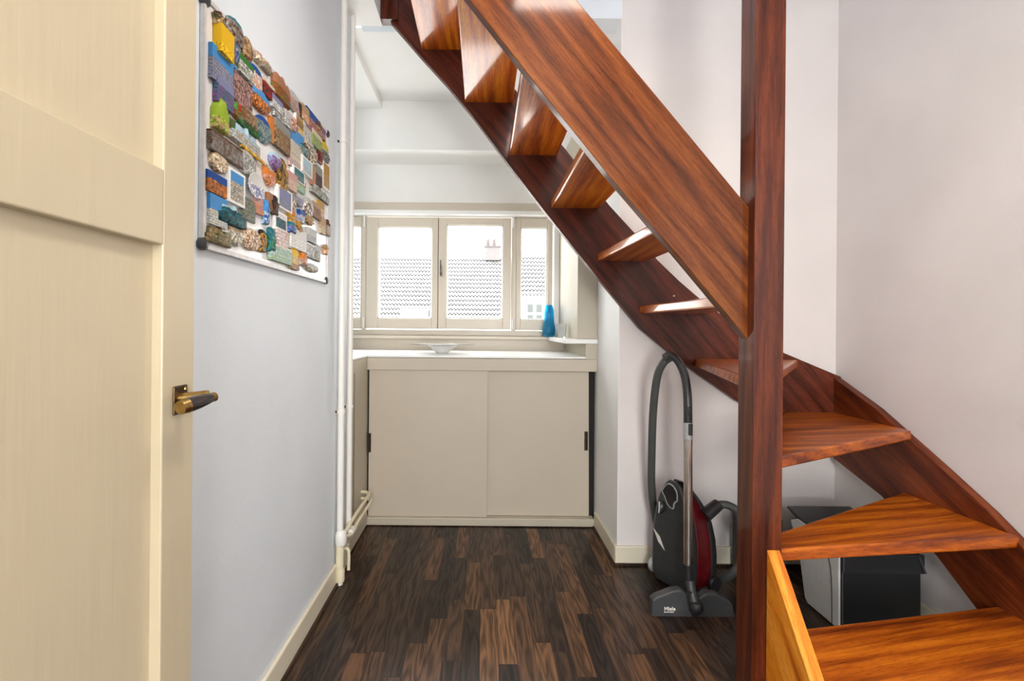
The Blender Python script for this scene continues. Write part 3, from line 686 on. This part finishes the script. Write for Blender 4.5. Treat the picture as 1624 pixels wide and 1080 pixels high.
K = dict(sky=(0.10, 0.36, 0.72), deep=(0.01, 0.10, 0.38), teal=(0.03, 0.22, 0.26), pale=(0.50, 0.66, 0.75), lav=(0.28, 0.30, 0.48), brown=(0.16, 0.07, 0.03), tan=(0.52, 0.36, 0.20), gold=(0.55, 0.32, 0.06),
         cream=(0.74, 0.66, 0.52), white=(0.80, 0.79, 0.76), grey=(0.32, 0.32, 0.30), dk=(0.03, 0.03, 0.03), red=(0.48, 0.04, 0.03), pink=(0.70, 0.42, 0.38), green=(0.05, 0.26, 0.05), lime=(0.38, 0.52, 0.05),
         olive=(0.14, 0.16, 0.07), yellow=(0.88, 0.56, 0.02), orange=(0.72, 0.27, 0.06), purple=(0.30, 0.10, 0.30), copper=(0.45, 0.22, 0.12), lgrey=(0.58, 0.58, 0.56))
def outline(kind, w, h):
    a, b = w/2, h/2
    if kind in ('card', 'framed', 'block'): return [(-a, -b), (a, -b), (a, b), (-a, b)]
    if kind in ('oval', 'plate', 'dome'): return [(a*math.cos(t), b*math.sin(t)) for t in (2*math.pi*i/24 for i in range(24))]
    if kind == 'shield': return [(0, -b), (a*.7, -b*.55), (a, 0), (a, b), (a*.3, b*.85), (-a*.3, b*.85), (-a, b), (-a, 0), (-a*.7, -b*.55)]
    if kind == 'bottle': return [(-a, -b), (a, -b), (a, b*.15), (a*.75, b*.5), (a*.45, b*.72), (a*.42, b), (-a*.42, b), (-a*.45, b*.72), (-a*.75, b*.5), (-a, b*.15)]
    if kind == 'skyline': return [(-a, -b), (a, -b), (a, b*.1), (a*.7, b*.15), (a*.65, b*.6), (a*.35, b*.6), (a*.3, b*.2), (a*.1, b*.25), (0, b), (-a*.12, b*.25), (-a*.4, b*.3), (-a*.5, b*.75), (-a*.75, b*.7), (-a*.8, 0), (-a, -b*.1)]
    if kind == 'figure': return [(-a*.7, -b), (a*.7, -b), (a*.6, -b*.5), (a*.9, -b*.1), (a, b*.35), (a*.45, b*.5), (a*.5, b*.8), (a*.2, b), (-a*.2, b), (-a*.5, b*.8), (-a*.45, b*.5), (-a, b*.3), (-a*.8, -b*.1), (-a*.55, -b*.5)]
    if kind == 'bell': return [(-a, -b*.7), (-a*.3, -b*.75), (0, -b), (a*.3, -b*.75), (a, -b*.7), (a*.7, -b*.2), (a*.5, b*.4), (a*.2, b*.7), (a*.15, b), (-a*.15, b), (-a*.2, b*.7), (-a*.5, b*.4), (-a*.7, -b*.2)]
    if kind == 'sun': return [((1 if i % 2 else .72)*a*math.cos(2*math.pi*i/20), (1 if i % 2 else .72)*b*math.sin(2*math.pi*i/20)) for i in range(20)]
    if kind == 'house': return [(-a, -b), (a, -b), (a, b*.45), (a*.66, b*.8), (a*.33, b*.45), (0, b), (-a*.33, b*.5), (-a*.66, b*.85), (-a, b*.45)]
    if kind == 'arch': return [(-a, -b), (a, -b), (a, b*.4), (a*.7, b*.85), (0, b), (-a*.7, b*.85), (-a, b*.4)]
rnd = random.Random(11)
cnt = [0]
def magnet(cx, cy, w, h, kind, c1, c2, c3, label, split=.6, th=.009, metal=0, rot=0, scale=105, name=None):
    cnt[0] += 1
    c = bp(cx, cy); a = abs(ray(cx, cy)[0])
    W = w*c.y*c.y/(abs(BX)*FPX)*1.40; H = h*c.y/FPX*1.06
    if kind not in ('bar',): H = max(.014, H*.93); th += rnd.uniform(-.002, .004)
    m = mag_mat('souvenir_%s_%s_%s%s' % (c1, c2, c3, '_print' if kind in ('card', 'framed', 'house', 'skyline', 'arch') and not metal else ''), K[c1], K[c2], K[c3], split, cnt[0], scale, metal)
    if kind == 'bar':
        bm = MB(); L = W
        p0, p1 = bp(cx-w/2, cy-h/2), bp(cx+w/2, cy+h/2); p0.x += .008; p1.x += .008
        o = bm.tube([p0, p0.lerp(p1, .8)], .0045, 8).build('pencil_magnet', mag_mat('pencil_gold', K['gold'], K['gold'], K['yellow'], 2, 3, 30), origin=p0)
        MB().tube([p0.lerp(p1, .8), p1], .0045, 8).build('tip', mag_mat('pencil_green', K['green'], K['green'], K['white'], 2, 3, 60), o)
        return tag(o, label, 'fridge magnet', 'souvenir magnets on the board')
    ol = outline(kind, W, H)
    if rot:
        r = math.radians(rot); ol = [(y*math.cos(r)-z*math.sin(r), y*math.sin(r)+z*math.cos(r)) for y, z in ol]
    x0 = BX-.001 if kind != 'zz' else BX
    th2 = th
    if kind == 'block': th2 = .020
    if kind in ('bottle',): th2 = .018
    if kind in ('figure', 'skyline', 'house', 'bell'): th2 = .014
    if kind in ('dome', 'plate'): th2 = .013
    def ring(s, x, jit=0): return [V(c.x-.001+x+(rnd.uniform(-jit, jit)), c.y+y*s, c.z+z*s) for y, z in ol]
    mb = MB()
    if kind in ('card', 'framed', 'block'):
        rings = [ring(1, 0), ring(1, th2)]
    elif kind == 'plate':
        rings = [ring(.6, 0), ring(1, th2), ring(.96, th2+.001), ring(.6, th2-.004), ring(.3, th2-.005)]
    else:
        j = .0016 if kind not in ('oval', 'bottle') else .0004
        rings = [ring(1, 0), ring(1, th2*.5), ring(.9, th2*.85, j), ring(.65, th2+.0005, j), ring(.35, th2+.001, j)]
    mb.rings(rings)
    o = mb.build(name or 'fridge_magnet', m, origin=(c.x-.001, c.y, c.z), smooth=kind not in ('card', 'framed', 'block'))
    if kind == 'framed':
        bm = o.data.materials[0] = plain('magnet_frame', K['white'], .4)
        s = .78
        pic = MB().prism([V(c.x-.001+th2, c.y+y*s, c.z+z*(s+.06)) for y, z in ol], (.0008, 0, 0)).build('picture', m, o)
    return tag(o, label, 'fridge magnet', 'souvenir magnets on the board')
MG = [
 (334,38,10,24,'figure','brown','olive','tan','brown and green figurine magnet above the yellow block magnet',.7),
 (341,76,15,44,'block','yellow','yellow','yellow','thick plain yellow block magnet near the top corner of the board',.3),
 (361,58,21,40,'dome','teal','grey','brown','round grey-green relief magnet in the topmost row, right of the yellow block',.75),
 (361,88,17,36,'oval','lav','deep','grey','dark blue oval magnet directly right of the yellow block magnet',.8),
 (383,86,12,40,'oval','brown','tan','brown','narrow oval brown portrait magnet along the upper edge',.9),
 (355,104,17,12,'card','olive','grey','tan','small grey-olive strip magnet under the dark blue oval',.6),
 (345,122,29,54,'card','sky','lav','grey','large magnet with bright blue sky over a lavender stadium below the yellow block',.62),
 (345,158,19,40,'card','lav','teal','purple','teal night-harbour magnet above the green bottle magnet',.7),
 (373,153,21,48,'card','dk','dk','pink','black magnet speckled with red and white in the second column',.95),
 (379,117,17,28,'card','green','olive','white','green and white strip magnet below the narrow oval portrait',.7),
 (395,130,15,40,'arch','deep','white','orange','arch magnet with dark blue sky and white dome',.66),
 (398,97,12,16,'figure','pink','cream','tan','faded pink figure magnet on the upper edge right of the oval portrait',.6),
 (411,110,10,18,'house','cream','tan','grey','small faded beige house magnet on the upper edge',.6),
 (403,166,24,34,'dome','sky','orange','brown','round beach magnet with blue sky and orange sand',.55),
 (416,150,14,24,'card','cream','red','dk','red and black flower magnet left of the green-footed castle',.8),
 (339,190,15,52,'bottle','lime','lime','tan','lime green bottle-shaped magnet near the left edge of the board',.35),
 (367,182,14,28,'dome','grey','red','green','dark magnet with a round red centre',.85),
 (385,192,19,26,'house','brown','tan','brown','row of tall brown gabled canal houses magnet',.85),
 (386,208,22,14,'card','olive','dk','green','dark green base strip magnet below the brown gabled houses',.7),
 (360,206,14,16,'card','olive','green','brown','small dark green and brown magnet right of the bottle magnet',.7),
 (410,212,19,42,'oval','deep','grey','teal','tall oval magnet with dark blue top and grey rock',.72),
 (380,226,36,34,'skyline','pale','tan','pale','wide skyline magnet with tan towers and pale blue sky',.5),
 (350,245,36,30,'card','brown','grey','brown','long brown-framed street scene magnet under the bottle magnet',.9),
 (395,254,46,36,'bar','gold','gold','gold','thin gold pencil magnet with green tip lying aslant',.5),
 (339,266,19,32,'dome','cream','cream','tan','round cream relief medallion magnet on the left edge',.9),
 (339,301,25,32,'card','deep','orange','brown','painting magnet of deep blue sky over orange and brown',.62),
 (366,305,19,54,'framed','sky','grey','cream','white-framed photo magnet, blue above and grey below',.66),
 (383,265,22,38,'dome','lgrey','lgrey','grey','oval pale grey bowl-like magnet with two dark spots',.9),
 (396,301,18,40,'plate','white','white','lav','white china plate magnet with a blue motif',.55),
 (340,343,20,48,'card','sky','cream','pale','tall blue tower magnet in the lower left corner group',.5),
 (362,349,32,32,'skyline','pale','teal','dk','teal and black sailing harbour magnet, low on the board',.75),
 (388,337,18,38,'arch','grey','olive','grey','grey-green ruined tower relief magnet',.9),
 (405,333,9,26,'card','pink','pink','orange','small salmon pink tile magnet below the china plate',.6),
 (415,342,7,40,'figure','sky','deep','pale','slim blue seahorse-like magnet beside the salmon tile',.5),
 (341,381,28,30,'skyline','brown','olive','tan','bronze fortress magnet in the bottom row at the left end',.8),
 (370,384,14,30,'shield','tan','cream','grey','tan shield magnet with a dark oval, bottom row',.8),
 (393,386,22,36,'dome','cream','cream','copper','large round cream and copper relief magnet in the bottom row',.9),
 (410,388,9,36,'figure','dk','gold','brown','dark gold figurine magnet right of the large round relief',.8),
 (424,386,10,40,'figure','teal','teal','green','blue-green parrot magnet in the bottom row',.6),
 (437,147,19,40,'house','copper','red','green','red-brown castle magnet with a bright green foot on the upper edge',.45),
 (457,166,14,30,'arch','lgrey','pink','grey','faded grey-pink arch magnet on the upper edge, right of the green-footed castle',.6),
 (467,180,6,22,'card','dk','brown','dk','narrow dark brown tile magnet on the upper edge',.5),
 (475,186,8,24,'card','tan','orange','cream','narrow light orange tile magnet right of the dark brown tile',.5),
 (488,201,15,32,'card','deep','orange','deep','dark blue magnet with orange figure at the upper right of the board',.62),
 (497,208,7,24,'figure','brown','tan','brown','slim brown figure magnet at the upper right of the board',.5),
 (504,217,5,18,'card','purple','brown','pink','tiny purple-edged magnet near the upper right corner',.5),
 (429,172,12,20,'card','lav','white','grey','grey magnet with purple streaks under the green-footed castle',.6),
 (437,187,16,24,'card','white','white','dk','black and white striped magnet in the upper middle',.95),
 (447,196,7,26,'card','lgrey','grey','white','narrow silver grey tile magnet in the upper middle',.6),
 (455,202,9,24,'figure','pink','pink','copper','pink doll-shaped magnet in the upper middle',.7),
 (467,199,10,22,'framed','tan','gold','brown','white-edged gold picture magnet in the upper middle',.6),
 (438,224,17,42,'card','grey','brown','tan','weathered brown wooden door magnet in the middle of the board',.7),
 (425,214,8,40,'card','orange','tan','orange','tall narrow orange book-like magnet in the middle',.5),
 (464,235,14,42,'card','sky','cream','lgrey','sky blue and cream landscape magnet right of the wooden door magnet',.5),
 (473,215,8,26,'card','cream','yellow','cream','pale yellow strip magnet in the upper right area',.7),
 (482,220,11,28,'card','lgrey','white','grey','pale grey tile magnet below the dark blue one with orange figure',.6),
 (494,228,11,24,'card','cream','lime','grey','cream and green tile magnet left of the yellow flower',.7),
 (476,244,13,18,'dome','dk','teal','grey','small dark round magnet with a cat-like shape',.7),
 (486,252,15,28,'shield','cream','brown','cream','cream shield magnet with a small brown portrait',.85),
 (507,237,11,16,'sun','yellow','yellow','lime','bright yellow flower magnet on the right edge',.5),
 (508,252,11,20,'dome','lgrey','grey','dk','grey portrait magnet just below the yellow flower',.8),
 (501,250,5,26,'arch','brown','dk','red','narrow dark red arch magnet left of the grey portrait',.6),
 (461,262,13,24,'card','cream','lgrey','pink','pale cream tile magnet in the centre right',.6),
 (478,270,12,26,'framed','pale','pale','lgrey','white-framed pale blue picture magnet in the centre right',.5),
 (430,262,13,28,'dome','pale','purple','lav','magnet with purple blossom on pale blue ground',.65),
 (440,284,14,54,'figure','brown','gold','dk','tall dark bronze totem magnet in the centre of the board',.9),
 (421,288,13,30,'shield','orange','pink','orange','orange and pink shield magnet left of the totem',.6),
 (466,284,14,20,'framed','teal','teal','grey','white-edged dark teal photo magnet right of the totem',.6),
 (455,294,10,28,'card','pink','cream','pink','pale pink tile magnet touching the totem',.6),
 (471,300,10,20,'card','red','lime','pale','small red and green tile magnet below the dark teal photo',.6),
 (492,284,7,32,'card','tan','orange','grey','narrow tan column magnet on the right side',.6),
 (499,286,7,34,'card','grey','dk','brown','narrow dark column magnet on the right side',.6),
 (511,284,8,44,'framed','gold','tan','gold','tall gold-framed magnet on the right edge',.5),
 (502,311,20,18,'skyline','lgrey','olive','lgrey','grey-green relief village magnet on the right side',.7),
 (443,322,17,34,'framed','lav','lav','grey','white-framed dusky blue photo magnet below the totem',.4),
 (458,328,10,22,'oval','tan','cream','brown','small tan oval portrait magnet right of the dusky blue photo',.8),
 (469,324,12,20,'shield','lgrey','grey','lav','small grey shield magnet right of the tan oval portrait',.7),
 (483,334,11,32,'dome','lgrey','white','brown','lumpy silver and white relief magnet on the right side',.7),
 (457,350,9,24,'figure','orange','gold','tan','orange figure magnet above the brass bell',.6),
 (472,349,6,20,'card','deep','white','deep','narrow dark blue and white flag magnet',.6),
 (496,339,9,24,'card','tan','copper','brown','tan double-figure tile magnet on the right side',.7),
 (504,336,6,24,'card','gold','gold','cream','small golden tile magnet on the right side',.5),
 (485,353,13,18,'sun','gold','gold','brown','gold sun-shaped magnet above the grey card',.5),
 (468,365,10,20,'bell','gold','brown','gold','small brass bell magnet',.5),
 (439,358,14,30,'framed','white','dk','teal','white tile magnet with black and teal motif above the blank white card',.7),
 (455,366,8,18,'bottle','teal','lav','deep','small blue bottle magnet left of the brass bell',.6),
 (428,331,9,32,'figure','dk','brown','dk','black and brown figurine magnet left of the dusky blue photo',.6),
 (421,327,5,30,'card','copper','brown','copper','narrow copper strip magnet beside the black and brown figurine',.5),
 (440,384,12,30,'card','white','pink','white','pale pinkish card magnet in the lower part of the board',.9),
 (452,386,8,24,'card','cream','cream','white','small cream card magnet right of the pale pinkish card',.5),
 (467,385,18,34,'card','white','white','white','blank white card magnet below the brass bell',.5),
 (440,409,24,26,'card','white','pale','lime','wide pale green card magnet low on the board',.9),
 (463,412,9,28,'arch','yellow','yellow','cream','ornate light yellow magnet near the lower edge',.5),
 (463,429,9,8,'card','copper','brown','tan','tiny brown base magnet under the ornate yellow one',.5),
 (475,416,7,20,'bottle','orange','orange','pale','small orange lantern magnet near the lower edge',.45),
 (489,379,9,22,'card','lgrey','lgrey','grey','light grey tile magnet under the gold sun',.5),
 (488,403,10,22,'card','white','white','dk','white tile magnet with a tiny dark mark, lower right',.9),
 (499,405,7,28,'arch','lgrey','olive','white','silver arch magnet in the lower right',.6),
 (512,400,5,16,'figure','tan','orange','cream','tiny tan figure magnet near the lower right corner',.5),
 (491,430,14,14,'dome','lgrey','cream','grey','pale grey round relief magnet on the lower edge',.5),
 (507,363,5,26,'card','tan','cream','tan','narrow tan frame magnet on the right edge',.5),
 (514,365,6,26,'skyline','brown','tan','grey','brown church spire magnet on the right edge, below the gold-framed one',.6),
]
for g_ in MG: magnet(*g_[:9], split=g_[9])

# ---------------------------------------------------------------- the street outside
YO = 30.0
def ox(px): return (px-CX)/FPX*YO
def oz(py): return EYE-(py-CY)/FPX*YO
house = empty('neighbour_house', (-2, YO, -4), 'white rendered house with a pantiled roof across the street', 'house')
def roof(name, px0, px1, pyt, pyb, rows, dy=4.2, parent=house, tw=.215):
    x0, x1, zt, zb2 = ox(px0), ox(px1), oz(pyt), oz(pyb)
    bm = bmesh.new(); per = 6; ncol = int((x1-x0)/tw); n = ncol*per
    def prof(i):
        t = (i % per)/per
        return .075*math.sin(2*math.pi*t) if t < .5 else .03*math.sin(2*math.pi*t)
    full = dy
    for r in range(rows):
        za = zt+(zb2-zt)*r/rows; zb3 = zt+(zb2-zt)*(r+1)/rows; Ya = YO+full*(1-r/rows); Yb = YO+full*(1-(r+1)/rows)
        top = []; bot = []; lip = []
        for i in range(n+1):
            x = x0+(x1-x0)*i/n; h = prof(i)
            top.append(bm.verts.new((x, Ya, za+h))); bot.append(bm.verts.new((x, Yb-.03, zb3+h+.085))); lip.append(bm.verts.new((x, Yb-.025, zb3+h-.0)))
        for i in range(n):
            bm.faces.new((top[i], bot[i], bot[i+1], top[i+1])).material_index = 0
            f = bm.faces.new((bot[i], lip[i], lip[i+1], bot[i+1])); f.material_index = 1
    mb = MB(); mb.bm.free(); mb.bm = bm
    return mb.build(name, [M['tile'], M['tilegap_shade']], parent)
roof('roof', 470, 819, 393, 507, 15)
roof('roof', 819, 985, 393, 468, 10, dy=3.0)
MB().box(ox(819), ox(985), YO+.02, YO+.4, -4, oz(468)).build('wall', M['render'], house)
MB().box(ox(470), ox(819), YO+.02, YO+.3, -4, oz(509)).build('wall', M['render'], house)
MB().box(ox(470), ox(985), YO-.10, YO+.02, oz(511), oz(508)).build('gutter', M['render'], house)
MB().box(ox(822), ox(985), YO-.06, YO+.02, oz(478), oz(476.5)).build('gutter', M['tile'], house)
wd = MB().box(ox(833), ox(863), YO-.05, YO+.02, oz(508), oz(480)).build('window_frame', M['render'], house, bevel=.02)
for a, b in ((836, 845), (850, 859)):
    for c, d in ((482, 495), (498.5, 505)):
        MB().box(ox(a), ox(b), YO-.07, YO-.04, oz(d), oz(c)).build('pane', M['greypane'], wd)
dm = MB().box(ox(637), ox(684), YO-.6, YO+1.6, oz(520), oz(491)).build('dormer', M['render'], house)
MB().box(ox(645), ox(672), YO-.62, YO-.6, oz(498), oz(494)).build('ochre_band', M['ochre'], dm)
MB().box(ox(681), ox(683), YO-.62, YO-.6, oz(504), oz(493)).build('downpipe', M['tilegap_shade'], dm)
MB().box(ox(637), ox(686), YO-.66, YO+1.6, oz(491.3), oz(490.6)).build('dormer_coping', M['tile'], dm)
ch = MB().box(ox(769), ox(795), YO+3.6, YO+4.2, oz(394)-.2, oz(376)).build('chimney', M['chim'], house)
MB().box(ox(767), ox(797), YO+3.5, YO+4.3, oz(376), oz(374)).build('chimney_cap', M['brick'], ch)
for px in (774, 785): MB().lathe([(.14, 0), (.10, .5)], (ox(px), YO+3.9, oz(374)), n=12).build('chimney_pot', M['brick'], ch, smooth=True)
MB().box(-14, 14, 6, YO+6, -4.2, -4).build('road', M['render']).__setitem__('kind', 'structure')
